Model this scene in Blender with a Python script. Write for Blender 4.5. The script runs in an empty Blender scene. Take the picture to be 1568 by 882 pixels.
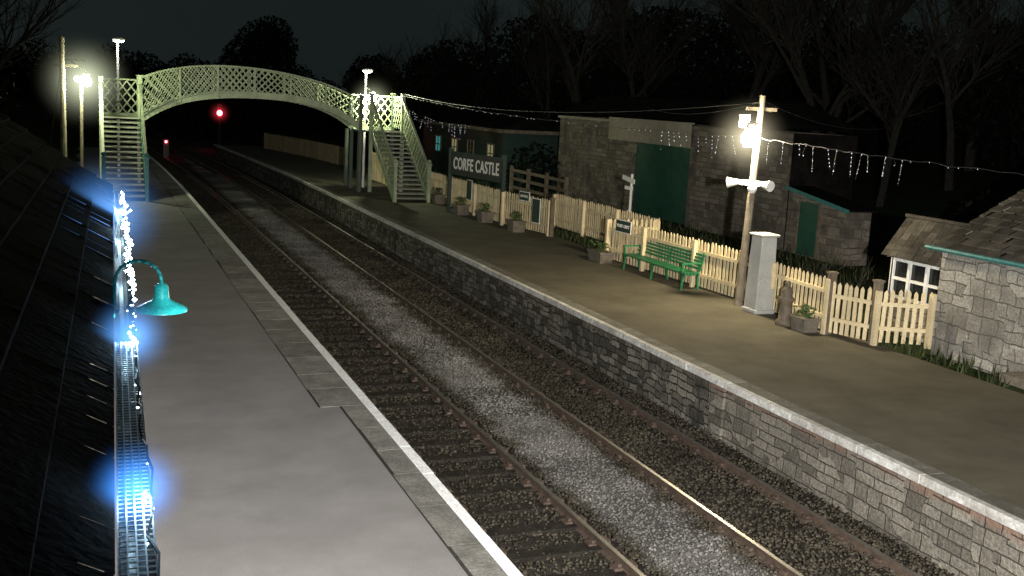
import bpy, math, random, mathutils
import numpy as np
from mathutils import Vector
random.seed(7); rng=np.random.default_rng(7)
scene=bpy.context.scene
scene.view_settings.view_transform='Standard'; scene.view_settings.look='None'; scene.view_settings.exposure=0
COL=scene.collection

# ------------------------------------------------------------ materials
def newmat(name):
    m=bpy.data.materials.new(name); m.use_nodes=True
    nt=m.node_tree; b=nt.nodes['Principled BSDF']; return m,nt,b
def N(nt,t,**k):
    n=nt.nodes.new(t)
    for a,v in k.items():
        if a in n.inputs: n.inputs[a].default_value=v
        else: setattr(n,a,v)
    return n
def rgba(c): return (c[0],c[1],c[2],1.)
def maprange(nt,src,a,b,c,d):
    r=N(nt,'ShaderNodeMapRange'); r.inputs['From Min'].default_value=a; r.inputs['From Max'].default_value=b; r.inputs['To Min'].default_value=c; r.inputs['To Max'].default_value=d
    nt.links.new(src,r.inputs['Value']); return r.outputs['Result']
def mixc(nt,fac,a,b,mode='MIX'):
    m=N(nt,'ShaderNodeMixRGB',blend_type=mode)
    for k,v in (('Fac',fac),('Color1',a),('Color2',b)):
        if isinstance(v,(int,float)): m.inputs[k].default_value=v if k=='Fac' else (v,v,v,1)
        elif isinstance(v,tuple): m.inputs[k].default_value=rgba(v)
        else: nt.links.new(v,m.inputs[k])
    return m.outputs['Color']
def pm(name,c1,c2=None,scale=4.,rough=.8,bump=.3,metal=0.,fine=60.,dist=.01,island=0.,detail=4,stain=None,spec=.3,samt=.75):
    m,nt,b=newmat(name); c2=c2 or c1
    g=N(nt,'ShaderNodeNewGeometry')
    n1=N(nt,'ShaderNodeTexNoise',Scale=scale,Detail=detail,Roughness=.65)
    n2=N(nt,'ShaderNodeTexNoise',Scale=fine,Detail=2.)
    nt.links.new(g.outputs['Position'],n1.inputs['Vector']); nt.links.new(g.outputs['Position'],n2.inputs['Vector'])
    out=mixc(nt,maprange(nt,n1.outputs['Fac'],.33,.67,0,1),c1,c2)
    out=mixc(nt,.7,out,maprange(nt,n2.outputs['Fac'],.3,.7,.6,1.25),'MULTIPLY')
    if stain:
        n3=N(nt,'ShaderNodeTexNoise',Scale=.55,Detail=6.,Roughness=.7); nt.links.new(g.outputs['Position'],n3.inputs['Vector'])
        out=mixc(nt,maprange(nt,n3.outputs['Fac'],.5,.72,0,samt),out,stain)
    if island>0:
        out=mixc(nt,1.,out,maprange(nt,g.outputs['Random Per Island'],0,1,1-island,1+island),'MULTIPLY')
    nt.links.new(out,b.inputs['Base Color'])
    b.inputs['Roughness'].default_value=rough; b.inputs['Metallic'].default_value=metal; b.inputs['Specular IOR Level'].default_value=spec
    if bump>0:
        bp=N(nt,'ShaderNodeBump'); bp.inputs['Strength'].default_value=bump; bp.inputs['Distance'].default_value=dist
        nt.links.new(n2.outputs['Fac'],bp.inputs['Height']); nt.links.new(bp.outputs['Normal'],b.inputs['Normal'])
    return m
def stone(name,axis,sl,sh,ca,cb,mortar,stain=(.04,.05,.03),bump=.9,ms=.012,warp=.06,top=None,samt=.88):
    """rough coursed masonry; axis = horizontal world axis of the wall"""
    m,nt,b=newmat(name)
    g=N(nt,'ShaderNodeNewGeometry'); sp=N(nt,'ShaderNodeSeparateXYZ'); nt.links.new(g.outputs['Position'],sp.inputs[0])
    nz=N(nt,'ShaderNodeTexNoise',Scale=2.0,Detail=4.,Roughness=.6); nt.links.new(g.outputs['Position'],nz.inputs['Vector'])
    cz=N(nt,'ShaderNodeCombineXYZ')
    def madd(a,k,c=None):
        n=N(nt,'ShaderNodeMath',operation='MULTIPLY_ADD'); nt.links.new(a,n.inputs[0]); n.inputs[1].default_value=k
        if c is not None: nt.links.new(c,n.inputs[2])
        else: n.inputs[2].default_value=0
        return n.outputs[0]
    if axis=='XY':
        ad=N(nt,'ShaderNodeMath',operation='ADD'); nt.links.new(sp.outputs['X'],ad.inputs[0]); nt.links.new(sp.outputs['Y'],ad.inputs[1]); h=ad.outputs[0]
    else: h=sp.outputs[axis]
    sc=N(nt,'ShaderNodeSeparateColor'); nt.links.new(nz.outputs['Color'],sc.inputs[0])
    nt.links.new(madd(sc.outputs[0],warp*3,h),cz.inputs['X']); nt.links.new(madd(sc.outputs[1],warp*2.2,sp.outputs['Z']),cz.inputs['Y'])
    def brick(w,hh,off,sq,fr):
        br=N(nt,'ShaderNodeTexBrick'); br.inputs['Color1'].default_value=(0,0,0,1); br.inputs['Color2'].default_value=(1,1,1,1); br.inputs['Mortar'].default_value=(.5,.5,.5,1)
        br.inputs['Scale'].default_value=1.; br.inputs['Mortar Size'].default_value=ms; br.inputs['Mortar Smooth'].default_value=.6; br.inputs['Bias'].default_value=0
        br.inputs['Brick Width'].default_value=w; br.inputs['Row Height'].default_value=hh; br.offset=off; br.squash=sq; br.squash_frequency=fr; br.offset_frequency=2
        nt.links.new(cz.outputs[0],br.inputs['Vector']); return br
    b1=brick(sl,sh,.42,1.5,3); b2=brick(sl*.62,sh*1.55,.37,1.3,2)
    n4=N(nt,'ShaderNodeTexNoise',Scale=1.1,Detail=1.); nt.links.new(g.outputs['Position'],n4.inputs['Vector'])
    sel=maprange(nt,n4.outputs['Fac'],.5,.505,0,1)
    rnd=mixc(nt,sel,b1.outputs['Color'],b2.outputs['Color'])
    fm=mixc(nt,sel,b1.outputs['Fac'],b2.outputs['Fac'])
    col=mixc(nt,rnd,ca,cb)
    n2=N(nt,'ShaderNodeTexNoise',Scale=20.,Detail=4.,Roughness=.7); nt.links.new(g.outputs['Position'],n2.inputs['Vector'])
    col=mixc(nt,.9,col,maprange(nt,n2.outputs['Fac'],.3,.7,.4,1.45),'MULTIPLY')
    n3=N(nt,'ShaderNodeTexNoise',Scale=1.1,Detail=5.,Roughness=.65); nt.links.new(g.outputs['Position'],n3.inputs['Vector'])
    col=mixc(nt,maprange(nt,n3.outputs['Fac'],.48,.66,0,samt),col,stain)
    if top:
        t=maprange(nt,madd(nz.outputs['Fac'],.3,sp.outputs['Z']),-.1,.02,0,.8); col=mixc(nt,t,col,top)
    col=mixc(nt,fm,col,mortar)
    nt.links.new(col,b.inputs['Base Color']); b.inputs['Roughness'].default_value=.92; b.inputs['Specular IOR Level'].default_value=.25
    inv=maprange(nt,fm,0,1,1,0); hh=madd(n2.outputs['Fac'],.7,inv)
    s3=N(nt,'ShaderNodeSeparateColor'); nt.links.new(rnd,s3.inputs[0]); hh=madd(s3.outputs[0],.6,hh)
    bp=N(nt,'ShaderNodeBump'); bp.inputs['Strength'].default_value=bump; bp.inputs['Distance'].default_value=.04
    nt.links.new(hh,bp.inputs['Height']); nt.links.new(bp.outputs['Normal'],b.inputs['Normal'])
    return m
def emis(name,c,s,sample=True):
    m=bpy.data.materials.new(name); m.use_nodes=True; nt=m.node_tree; nt.nodes.clear()
    o=nt.nodes.new('ShaderNodeOutputMaterial'); e=nt.nodes.new('ShaderNodeEmission'); e.inputs[0].default_value=rgba(c); e.inputs[1].default_value=s
    nt.links.new(e.outputs[0],o.inputs[0])
    if not sample: m.cycles.emission_sampling='NONE'
    return m

M_asph=pm('platform_tarmac',(.172,.163,.156),(.225,.215,.205),.9,.9,.5,fine=90,dist=.008,stain=(.14,.133,.126),spec=.15,samt=.5)
M_asphR=pm('platform_tarmac_brown',(.088,.079,.056),(.125,.112,.081),.9,.9,.5,fine=80,dist=.008,stain=(.062,.056,.04),spec=.15)
M_slab=pm('paving_slab',(.13,.126,.112),(.235,.225,.20),3.,.9,.7,fine=28,dist=.012,island=.22,stain=(.10,.096,.084),spec=.15)
M_white=pm('white_line_paint',(.72,.72,.70),(.85,.85,.83),9.,.6,.2,fine=40)
M_cop=pm('coping_stone',(.09,.088,.07),(.19,.18,.155),3.,.85,.6,fine=25,island=.2,stain=(.065,.06,.045))
M_nose=pm('coping_nose_paint',(.36,.36,.33),(.66,.66,.62),5.,.8,.5,fine=25,island=.12,stain=(.22,.18,.155))
M_wallR=stone('platform_wall_stone','Y',.34,.135,(.045,.042,.034),(.24,.22,.18),(.016,.015,.012),stain=(.032,.033,.024),top=(.10,.085,.065),bump=1.,ms=.014,warp=.09)
M_wallR2=stone('platform_wall_blocks','Y',.42,.155,(.10,.09,.073),(.24,.22,.18),(.05,.045,.037),stain=(.085,.078,.06),top=(.20,.12,.085),bump=.8,ms=.011,warp=.035,samt=.7)
M_wallL=pm('platform_brick',(.10,.08,.07),(.16,.12,.10),6.,.9,.6,fine=20,dist=.02)
M_barn=stone('barn_stone','XY',.5,.19,(.11,.095,.078),(.23,.20,.16),(.10,.09,.075),stain=(.065,.058,.045),bump=.8)
M_barnend=pm('barn_end_shaded_stone',(.006,.006,.005),(.016,.014,.012),2.,.95,.6,fine=15,dist=.03,spec=0)  # barn end wall: shade put into the stone colour, near black
M_hut=stone('hut_stone','XY',.46,.22,(.20,.19,.165),(.40,.38,.33),(.12,.115,.10),stain=(.14,.13,.11),bump=1.,warp=.08)
M_rust=pm('rusty_steel',(.05,.035,.027),(.10,.07,.05),8.,.75,.3)
M_rail=pm('rail_head',(.26,.245,.22),(.38,.36,.32),5.,.40,.05,metal=.85,spec=.5)
M_sleep=pm('old_timber',(.012,.010,.008),(.032,.028,.023),5.,.95,.6,fine=30,spec=.1)
M_bed=pm('ballast_bed',(.022,.02,.016),(.05,.044,.036),6.,.95,.9,fine=35,dist=.03,spec=.1)
M_fence=pm('cream_picket_paint',(.60,.49,.29),(.76,.64,.40),3.,.6,.15,island=.15)
M_fenced=pm('old_picket_paint',(.17,.135,.08),(.25,.2,.12),3.,.8,.15,island=.2)
M_bridge=pm('bridge_paint',(.24,.29,.18),(.38,.43,.28),2.,.5,.15)
M_bridged=pm('bridge_paint_dark',(.05,.07,.055),(.09,.11,.085),2.,.55,.15)
M_tread=pm('stair_tread',(.2,.2,.16),(.32,.32,.25),4.,.8,.2)
M_teal=pm('teal_enamel',(.02,.36,.38),(.03,.46,.47),8.,.3,.05,spec=.5)
M_teald=pm('teal_paint_weathered',(.02,.12,.12),(.04,.2,.19),8.,.5,.1)
M_green=pm('green_paint',(.008,.052,.034),(.014,.075,.048),3.,.45,.1,stain=(.01,.04,.03))
M_bgreen=pm('bench_green_paint',(.025,.15,.06),(.04,.21,.085),5.,.5,.1)
M_dgreen=pm('dark_green_board',(.015,.035,.028),(.025,.05,.04),5.,.5,.1)
M_dark=pm('dark_metal',(.02,.02,.02),(.035,.035,.033),5.,.5,.1)
M_wood=pm('weathered_wood',(.10,.08,.055),(.19,.155,.11),4.,.85,.3,island=.2)
M_pole=pm('pole_timber',(.15,.125,.09),(.26,.22,.16),5.,.85,.3)
M_grey=pm('cabinet_grey_paint',(.36,.37,.34),(.46,.46,.43),2.,.6,.1,stain=(.27,.27,.24))
M_wht=pm('white_gloss_paint',(.7,.7,.66),(.8,.8,.76),3.,.5,.05)
M_cream=pm('cream_board_paint',(.25,.225,.17),(.33,.30,.23),3.,.7,.15,stain=(.2,.18,.13))
M_slate=pm('roof_slate',(.0035,.0035,.0035),(.012,.011,.010),1.5,.95,.4,fine=18,dist=.02,island=.5,spec=.02)
M_slate2=pm('stone_tile_roof',(.03,.027,.023),(.07,.063,.052),1.5,.9,.6,fine=18,dist=.02,island=.4,spec=.1)
M_slate3=pm('barn_roof_slate',(.004,.004,.004),(.010,.010,.009),1.5,.95,.6,fine=18,dist=.02,island=.4,spec=.02)
M_grass=pm('rough_grass',(.014,.022,.008),(.035,.048,.018),2.5,.95,.9,fine=30,dist=.05,spec=.05)
M_earth=pm('earth',(.02,.018,.012),(.04,.035,.022),1.,.95,.8,fine=20,dist=.04)
M_bark=pm('bark',(.020,.019,.016),(.045,.041,.033),6.,.95,.5,spec=.05)
M_leaf=pm('evergreen_foliage',(.004,.0065,.004),(.012,.016,.009),3.,.9,.0,island=.5,spec=.03)
M_plant=pm('plant_foliage',(.03,.06,.015),(.08,.12,.04),3.,.8,0,island=.4)
M_blade=pm('grass_blades',(.02,.03,.008),(.065,.08,.03),3.,.8,0,island=.4)
M_terra=pm('planter_stone',(.11,.095,.07),(.19,.165,.13),6.,.9,.3)
M_glassd=pm('dark_glass',(.01,.012,.012),(.02,.022,.022),1.,.1,0,spec=.5)
M_iron=pm('brown_iron',(.10,.08,.055),(.17,.14,.1),6.,.6,.3)
E_R=emis('lamp_glow_warm',(1.,.85,.57),2100)
E_L=emis('lamp_glow_green_white',(.93,1.,.66),520)
E_R2=emis('lamp_glow_pale',(.95,1.,.64),1000)
E_far=emis('lamp_head_white',(1.,1.,.9),40)
E_swan=emis('swan_bulb',(1.,.97,.92),900)
E_glass=emis('floodlight_glass',(1.,.97,.94),30,False)
E_led=emis('led_blue_white',(.60,.82,1.),40,False)
E_ledb=emis('led_cluster',(.5,.78,1.),600)
E_red=emis('signal_red',(1.,.03,.04),60,False)
E_win=emis('lit_window',(.75,.72,.35),.25,False)
E_winc=emis('lit_window_cyan',(.1,.6,.6),.3,False)
E_ledw=emis('led_warm_white',(.8,.88,1.),1.6,False)

# ------------------------------------------------------------ mesh builder
class MB:
    def __init__(s): s.v=[];s.f=[];s.m=[]
    def add(s,vs,fs,mi=0):
        o=len(s.v); s.v+= [tuple(x) for x in vs]; s.f+=[tuple(i+o for i in f) for f in fs]; s.m+=[mi]*len(fs)
    def box(s,x0,x1,y0,y1,z0,z1,mi=0):
        s.add([(x0,y0,z0),(x1,y0,z0),(x1,y1,z0),(x0,y1,z0),(x0,y0,z1),(x1,y0,z1),(x1,y1,z1),(x0,y1,z1)],
              [(0,3,2,1),(4,5,6,7),(0,1,5,4),(1,2,6,5),(2,3,7,6),(3,0,4,7)],mi)
    def beam(s,p,q,w,h,mi=0,up=(0,0,1)):
        p=Vector(p);q=Vector(q);d=(q-p).normalized(); u=Vector(up)
        a=d.cross(u)
        if a.length<1e-4: a=d.cross(Vector((1,0,0)))
        a.normalize(); b=a.cross(d).normalized(); a=a*w/2; b=b*h/2
        s.add([p-a-b,p+a-b,p+a+b,p-a+b,q-a-b,q+a-b,q+a+b,q-a+b],
              [(0,1,2,3),(7,6,5,4),(0,4,5,1),(1,5,6,2),(2,6,7,3),(3,7,4,0)],mi)
    def tube(s,p,q,r0,r1=None,n=8,mi=0,cap=True):
        r1=r0 if r1 is None else r1
        p=Vector(p);q=Vector(q);d=(q-p); 
        if d.length<1e-6:return
        d.normalize(); a=d.orthogonal().normalized(); b=d.cross(a)
        vs=[];
        for c,r in((p,r0),(q,r1)):
            for i in range(n):
                t=2*math.pi*i/n; vs.append(c+a*math.cos(t)*r+b*math.sin(t)*r)
        fs=[(i,(i+1)%n,n+(i+1)%n,n+i) for i in range(n)]
        if cap: fs+=[tuple(range(n-1,-1,-1)),tuple(range(n,2*n))]
        s.add(vs,fs,mi)
    def path(s,pts,r,n=8,mi=0):
        for a,b in zip(pts[:-1],pts[1:]): s.tube(a,b,r,r,n,mi)
    def lathe(s,c,prof,n=20,mi=0):
        c=Vector(c); vs=[];fs=[]
        for r,z in prof:
            for i in range(n):
                t=2*math.pi*i/n; vs.append((c.x+r*math.cos(t),c.y+r*math.sin(t),c.z+z))
        for k in range(len(prof)-1):
            for i in range(n):
                j=(i+1)%n; fs.append((k*n+i,k*n+j,(k+1)*n+j,(k+1)*n+i))
        s.add(vs,fs,mi)
    def ball(s,c,r,mi=0,n=8,m=6,sz=1.):
        prof=[(max(r*math.sin(math.pi*k/m),1e-4),-r*sz*math.cos(math.pi*k/m)) for k in range(m+1)]
        s.lathe(c,prof,n,mi)
    def octa(s,c,r,mi=0):
        x,y,z=c; s.add([(x+r,y,z),(x-r,y,z),(x,y+r,z),(x,y-r,z),(x,y,z+r),(x,y,z-r)],
          [(0,2,4),(2,1,4),(1,3,4),(3,0,4),(2,0,5),(1,2,5),(3,1,5),(0,3,5)],mi)
    def quad(s,a,b,c,d,mi=0): s.add([a,b,c,d],[(0,1,2,3)],mi)
    def obj(s,name,mats,smooth=False,bevel=0.,parent=None):
        me=bpy.data.meshes.new(name); me.from_pydata(s.v,[],s.f)
        for m in mats: me.materials.append(m)
        me.polygons.foreach_set('material_index',s.m)
        if smooth: me.polygons.foreach_set('use_smooth',[True]*len(s.f))
        me.update(); o=bpy.data.objects.new(name,me); COL.objects.link(o)
        if bevel>0:
            b=o.modifiers.new('bevel','BEVEL'); b.width=bevel; b.segments=1; b.limit_method='ANGLE'
        if parent: o.parent=parent
        return o
def npmesh(name,V,F,mat):
    me=bpy.data.meshes.new(name); n=len(V); k=F.shape[1]
    me.vertices.add(n); me.vertices.foreach_set('co',V.astype(np.float32).ravel())
    me.loops.add(F.size); me.loops.foreach_set('vertex_index',F.astype(np.int32).ravel())
    me.polygons.add(len(F)); me.polygons.foreach_set('loop_start',np.arange(0,F.size,k,dtype=np.int32))
    me.update(calc_edges=True); me.validate(); me.materials.append(mat)
    o=bpy.data.objects.new(name,me); COL.objects.link(o); return o
def cx(y): return -.0006*(y-45)**2 if y>45 else 0.
def strip(b,x0,x1,z,ya,yb,step=2.,mi=0,z1=None):
    ys=list(np.arange(ya,yb,step))+[yb]; z1=z if z1 is None else z1
    for a,c in zip(ys[:-1],ys[1:]):
        b.quad((x0+cx(a),a,z),(x1+cx(a),a,z1),(x1+cx(c),c,z1),(x0+cx(c),c,z),mi)

XL,XR=3.825,10.003; ZR=-.90; ZB=-1.07
# ------------------------------------------------------------ ground, terrain
b=MB(); b.quad((-400,-60,-1.14),(500,-60,-1.14),(500,700,-1.14),(-400,700,-1.14)); b.obj('ground',[M_earth])
def heightfield(name,x0,x1,y0,y1,nx,ny,fn,mat):
    xs=np.linspace(x0,x1,nx); ys=np.linspace(y0,y1,ny); V=np.array([(x,y,fn(x,y)) for y in ys for x in xs])
    F=np.array([(j*nx+i,j*nx+i+1,(j+1)*nx+i+1,(j+1)*nx+i) for j in range(ny-1) for i in range(nx-1)])
    return npmesh(name,V,F,mat)
def hr(x,y):
    d=x-14.9; return -.03+ (max(0,d-14)*.12) + .04*math.sin(x*1.3+y*.7)*min(1,d*.3) + (-.5 if x<14.95 else 0)
heightfield('grass_field',14.86,150,-20,240,110,130,hr,M_grass)
def hl(x,y): return -.1+max(0,-x-.5)*.45*(1 if x>-14 else 13.5/max(1,-x-.5))+.06*math.sin(y*.9+x)
heightfield('embankment',-60,0.3,17.5,240,60,100,hl,M_grass)
# ------------------------------------------------------------ track bed + ballast stones
b=MB(); strip(b,XL-.05,XR+.05,ZB,-5,200); b.obj('track_bed',[M_bed])
def ballast_mat():
    m,nt,bs=newmat('ballast_stone'); g=N(nt,'ShaderNodeNewGeometry'); sp=N(nt,'ShaderNodeSeparateXYZ'); nt.links.new(g.outputs['Position'],sp.inputs[0])
    nz=N(nt,'ShaderNodeTexNoise',Scale=1.7,Detail=5.,Roughness=.65); nt.links.new(g.outputs['Position'],nz.inputs['Vector'])
    su=N(nt,'ShaderNodeMath',operation='SUBTRACT'); su.inputs[1].default_value=6.97; nt.links.new(sp.outputs['X'],su.inputs[0])
    ab=N(nt,'ShaderNodeMath',operation='ABSOLUTE'); nt.links.new(su.outputs[0],ab.inputs[0])
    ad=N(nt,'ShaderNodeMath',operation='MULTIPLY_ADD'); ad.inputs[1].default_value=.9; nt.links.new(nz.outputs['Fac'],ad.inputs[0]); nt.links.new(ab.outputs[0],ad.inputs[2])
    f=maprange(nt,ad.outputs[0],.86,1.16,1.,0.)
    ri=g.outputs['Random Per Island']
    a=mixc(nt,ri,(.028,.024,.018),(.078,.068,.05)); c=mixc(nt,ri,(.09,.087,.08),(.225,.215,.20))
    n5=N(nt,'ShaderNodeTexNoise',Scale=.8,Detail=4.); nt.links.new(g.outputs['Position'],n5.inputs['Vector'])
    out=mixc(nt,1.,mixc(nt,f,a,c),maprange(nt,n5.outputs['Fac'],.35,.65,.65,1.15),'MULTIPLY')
    nt.links.new(out,bs.inputs['Base Color']); bs.inputs['Roughness'].default_value=.95; bs.inputs['Specular IOR Level'].default_value=.05; return m
M_ball=ballast_mat()
def stones(n,x0,x1,ya,yb,zc,zj,sa,sb,pw=1.6):
    y=ya+(yb-ya)*rng.random(n)**pw; x=x0+(x1-x0)*rng.random(n); z=zc+zj*rng.random(n)
    s=(sa+(sb-sa)*rng.random(n))*(1+np.maximum(0,(y-15))*.02)
    base=np.array([(1,0,0),(-1,0,0),(0,1,0),(0,-1,0),(0,0,.75),(0,0,-.75)],float)
    V=base[None]*(s[:,None,None])*(.7+.6*rng.random((n,6,1)))+rng.normal(0,.18,(n,6,3))*s[:,None,None]
    a=rng.random(n)*6.28; ca,sa_=np.cos(a),np.sin(a); X=V[:,:,0]*ca[:,None]-V[:,:,1]*sa_[:,None]; Y=V[:,:,0]*sa_[:,None]+V[:,:,1]*ca[:,None]
    V=np.stack([X+x[:,None],Y+y[:,None],V[:,:,2]+z[:,None]],2)
    F=np.array([(0,2,4),(2,1,4),(1,3,4),(3,0,4),(2,0,5),(1,2,5),(3,1,5),(0,3,5)])
    F=(F[None]+(np.arange(n)*6)[:,None,None]).reshape(-1,3); return V.reshape(-1,3),F
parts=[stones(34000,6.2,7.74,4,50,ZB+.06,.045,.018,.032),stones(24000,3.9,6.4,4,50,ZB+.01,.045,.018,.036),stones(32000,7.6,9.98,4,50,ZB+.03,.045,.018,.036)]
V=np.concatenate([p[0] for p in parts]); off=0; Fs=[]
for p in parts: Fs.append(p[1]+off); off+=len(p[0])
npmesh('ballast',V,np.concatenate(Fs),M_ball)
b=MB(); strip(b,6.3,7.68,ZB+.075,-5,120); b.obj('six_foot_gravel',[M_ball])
b=MB()
y=2.
while y<120:
    for x0,dz in ((4.05,.055),(7.35,.03)):
        j=random.uniform(-.04,.04); w=.13; b.box(x0+cx(y)+j,x0+2.5+cx(y)+j,y-w,y+w,ZB-.05,ZB+dz+random.uniform(-.012,.01))
    y+=.74+random.uniform(-.02,.02)
b.obj('sleepers',[M_sleep],bevel=.008)
RX=[4.56,5.995,7.875,9.305]
def rail(name,x):
    prof=[(-.065,-.14),(-.065,-.128),(-.011,-.112),(-.011,-.045),(-.034,-.034),(-.034,-.004),(-.028,0),(.028,0),(.034,-.004),(.034,-.034),(.011,-.045),(.011,-.112),(.065,-.128),(.065,-.14)]
    ys=list(range(-4,46,10))+list(range(46,200,3)); n=len(prof); m=MB(); vs=[]
    for yy in ys: vs+=[(x+cx(yy)+p,yy,ZR+q) for p,q in prof]
    m.add(vs,[]); 
    for k in range(len(ys)-1):
        for i in range(n):
            jn=(i+1)%n; m.f.append((k*n+i,k*n+jn,(k+1)*n+jn,(k+1)*n+i)); m.m.append(1 if 5<=i<=7 else 0)
    return m.obj(name,[M_rust,M_rail])
for x in RX: rail('rail',x)
b=MB(); y=2.
while y<70:
    for x in RX:
        for sgn in (-1,1): b.box(x+cx(y)+sgn*.1-.055,x+cx(y)+sgn*.1+.055,y-.08,y+.08,ZB+.035,ZB+.085+.02*(sgn>0))
        b.beam((x-.075+cx(y),y-.05,ZR-.08),(x-.075+cx(y),y+.05,ZR-.08),.05,.07)
    y+=.74
b.obj('rail_chairs',[M_rust])
# ------------------------------------------------------------ platforms
b=MB(); 
strip(b,-8,XL-.06,0,-6,78,2.)
ys=list(np.arange(-6,78,2))+[78]
for a,c in zip(ys[:-1],ys[1:]):
    b.quad((XL-.06+cx(a),a,ZB-.06),(XL-.06+cx(c),c,ZB-.06),(XL-.06+cx(c),c,0),(XL-.06+cx(a),a,0),1)
b.obj('near_platform',[M_asph,M_wallL])
M_joint=pm('slab_joint',(.03,.03,.026),(.05,.048,.04),8.,.95,.3,spec=0)
slabs=MB(); y=2.0; ysw=None
while y<78:
    L=random.uniform(.85,1.15); x0=3.36 if y<14.3 else 3.05
    if x0<3.2 and ysw is None: ysw=y
    xa=x0+random.uniform(-.02,.02)
    yy1=y+L-random.uniform(.012,.022); h=.007+random.uniform(0,.001); e=XL-.125
    slabs.add([(xa+cx(y),y,-.05),(e+cx(y),y,-.05),(e+cx(yy1),yy1,-.05),(xa+cx(yy1),yy1,-.05),(xa+cx(y),y,h),(e+cx(y),y,h),(e+cx(yy1),yy1,h),(xa+cx(yy1),yy1,h)],[(0,3,2,1),(4,5,6,7),(0,1,5,4),(1,2,6,5),(2,3,7,6),(3,0,4,7)])
    y+=L
slabs.obj('edge_paving_slabs',[M_slab])
b=MB(); strip(b,3.33,XL-.12,.003,2,ysw); strip(b,3.03,XL-.12,.003,ysw,78); b.obj('slab_joints',[M_joint])
b=MB(); y=-4.
while y<78:
    L=random.uniform(.9,1.3); yy1=y+L-.004; xa=XL-.12; e=XL+.02+random.uniform(-.006,.006); h=.012
    b.add([(xa+cx(y),y,-.09),(e+cx(y),y,-.09),(e+cx(yy1),yy1,-.09),(xa+cx(yy1),yy1,-.09),(xa+cx(y),y,h),(e+cx(y),y,h),(e+cx(yy1),yy1,h),(xa+cx(yy1),yy1,h)],[(0,3,2,1),(4,5,6,7),(0,1,5,4),(1,2,6,5),(2,3,7,6),(3,0,4,7)])
    y+=L
b.obj('platform_edge_line',[M_white],bevel=.004)
b=MB(); strip(b,XR+.05,14.95,0,-6,86,2.)
ys=[-6,0,6,12,15.3]+list(np.arange(17,86,2))+[86]
for a,c in zip(ys[:-1],ys[1:]):
    b.quad((XR+.05+cx(a),a,ZB-.06),(XR+.05+cx(a),a,0),(XR+.05+cx(c),c,0),(XR+.05+cx(c),c,ZB-.06),2 if c<16 else 1)
b.box(XR+.0,XR+.048,15.1,15.5,ZB-.06,-.115,2)
b.obj('far_platform',[M_asphR,M_wallR,M_wallR2])
b=MB(); y=-4.
while y<86:
    L=random.uniform(1.1,1.9); yy1=y+L-.012; o=random.uniform(-.012,.012); u=random.uniform(-.004,.004)
    for (xa,xb,za,zb,mi) in ((XR-.02+o,XR+.10,-.11,.014+u,1),(XR+.104,XR+.40,-.05,.010+u,0)):
        b.add([(xa+cx(y),y,za),(xb+cx(y),y,za),(xb+cx(yy1),yy1,za),(xa+cx(yy1),yy1,za),(xa+cx(y),y,zb),(xb+cx(y),y,zb),(xb+cx(yy1),yy1,zb),(xa+cx(yy1),yy1,zb)],[(0,3,2,1),(4,5,6,7),(0,1,5,4),(1,2,6,5),(2,3,7,6),(3,0,4,7)],mi)
    y+=L
b.obj('platform_coping',[M_cop,M_nose],bevel=.008)

# ------------------------------------------------------------ footbridge
def lattice(b,P,s0,s1,n,slant,nrm,w=.05,mi=0):
    nrm=Vector(nrm)
    for k in range(-60,200):
        s=s0+k*n
        for sg,off in ((1,.007),(-1,-.007)):
            a=(s,0.);c=(s+sg*slant,1.)
            lo,hi=(a,c) if a[0]<c[0] else (c,a)
            if hi[0]<=s0 or lo[0]>=s1: continue
            def clip(p,q,sv):
                t=(sv-p[0])/(q[0]-p[0]); return (sv,p[1]+(q[1]-p[1])*t)
            if lo[0]<s0: lo=clip(lo,hi,s0)
            if hi[0]>s1: hi=clip(lo,hi,s1)
            if abs(hi[0]-lo[0])<.03: continue
            p=Vector(P(*lo))+nrm*off; q=Vector(P(*hi))+nrm*off
            b.beam(p,q,.012,w,mi,up=(q-p).cross(nrm))
def smooth_prof(pts):
    xs=np.array([p[0] for p in pts]); zs=np.array([p[1] for p in pts]); c=np.polyfit(xs,zs,4); return lambda x: float(np.polyval(c,x))
top=smooth_prof([(2.0,4.66),(3.2,5.08),(4.3,5.32),(5.5,5.38),(6.6,5.35),(8.0,5.24),(9.4,5.0),(10.4,4.68),(11.5,4.25)])
bot=smooth_prof([(2.0,2.75),(2.7,3.25),(3.5,3.62),(4.5,3.88),(5.8,4.02),(7.0,4.05),(8.2,4.02),(9.4,3.85),(10.5,3.45),(11.5,2.9)])
b=MB(); YF,YB=49.0,50.8
XA,XB=2.05,11.55; n=26
for Y in (YF,YB):
    xs=np.linspace(XA,XB,n+1)
    for i in range(n):
        x0,x1=xs[i],xs[i+1]
        b.beam((x0,Y,top(x0)),(x1,Y,top(x1)),.12,.06,0)
        for dz in (.0,.26): b.beam((x0,Y,bot(x0)+dz),(x1,Y,bot(x1)+dz),.14,.035,0)
        b.beam((x0,Y,bot(x0)+.13),(x1,Y,bot(x1)+.13),.02,.26,0)
    lattice(b,lambda s,t:(s,Y,bot(s)+.26+(top(s)-bot(s)-.26)*t),XA,XB,.28,.95,(0,1,0),w=.045)
    for x in np.linspace(XA,XB,7): b.beam((x,Y,bot(x)),(x,Y,top(x)+.02),.08,.08,0,up=(0,1,0))
for i in range(n):
    x0,x1=xs[i],xs[i+1]; b.beam((x0,(YF+YB)/2,bot(x0)+.2),(x1,(YF+YB)/2,bot(x1)+.2),YB-YF-.1,.05,2)
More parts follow.
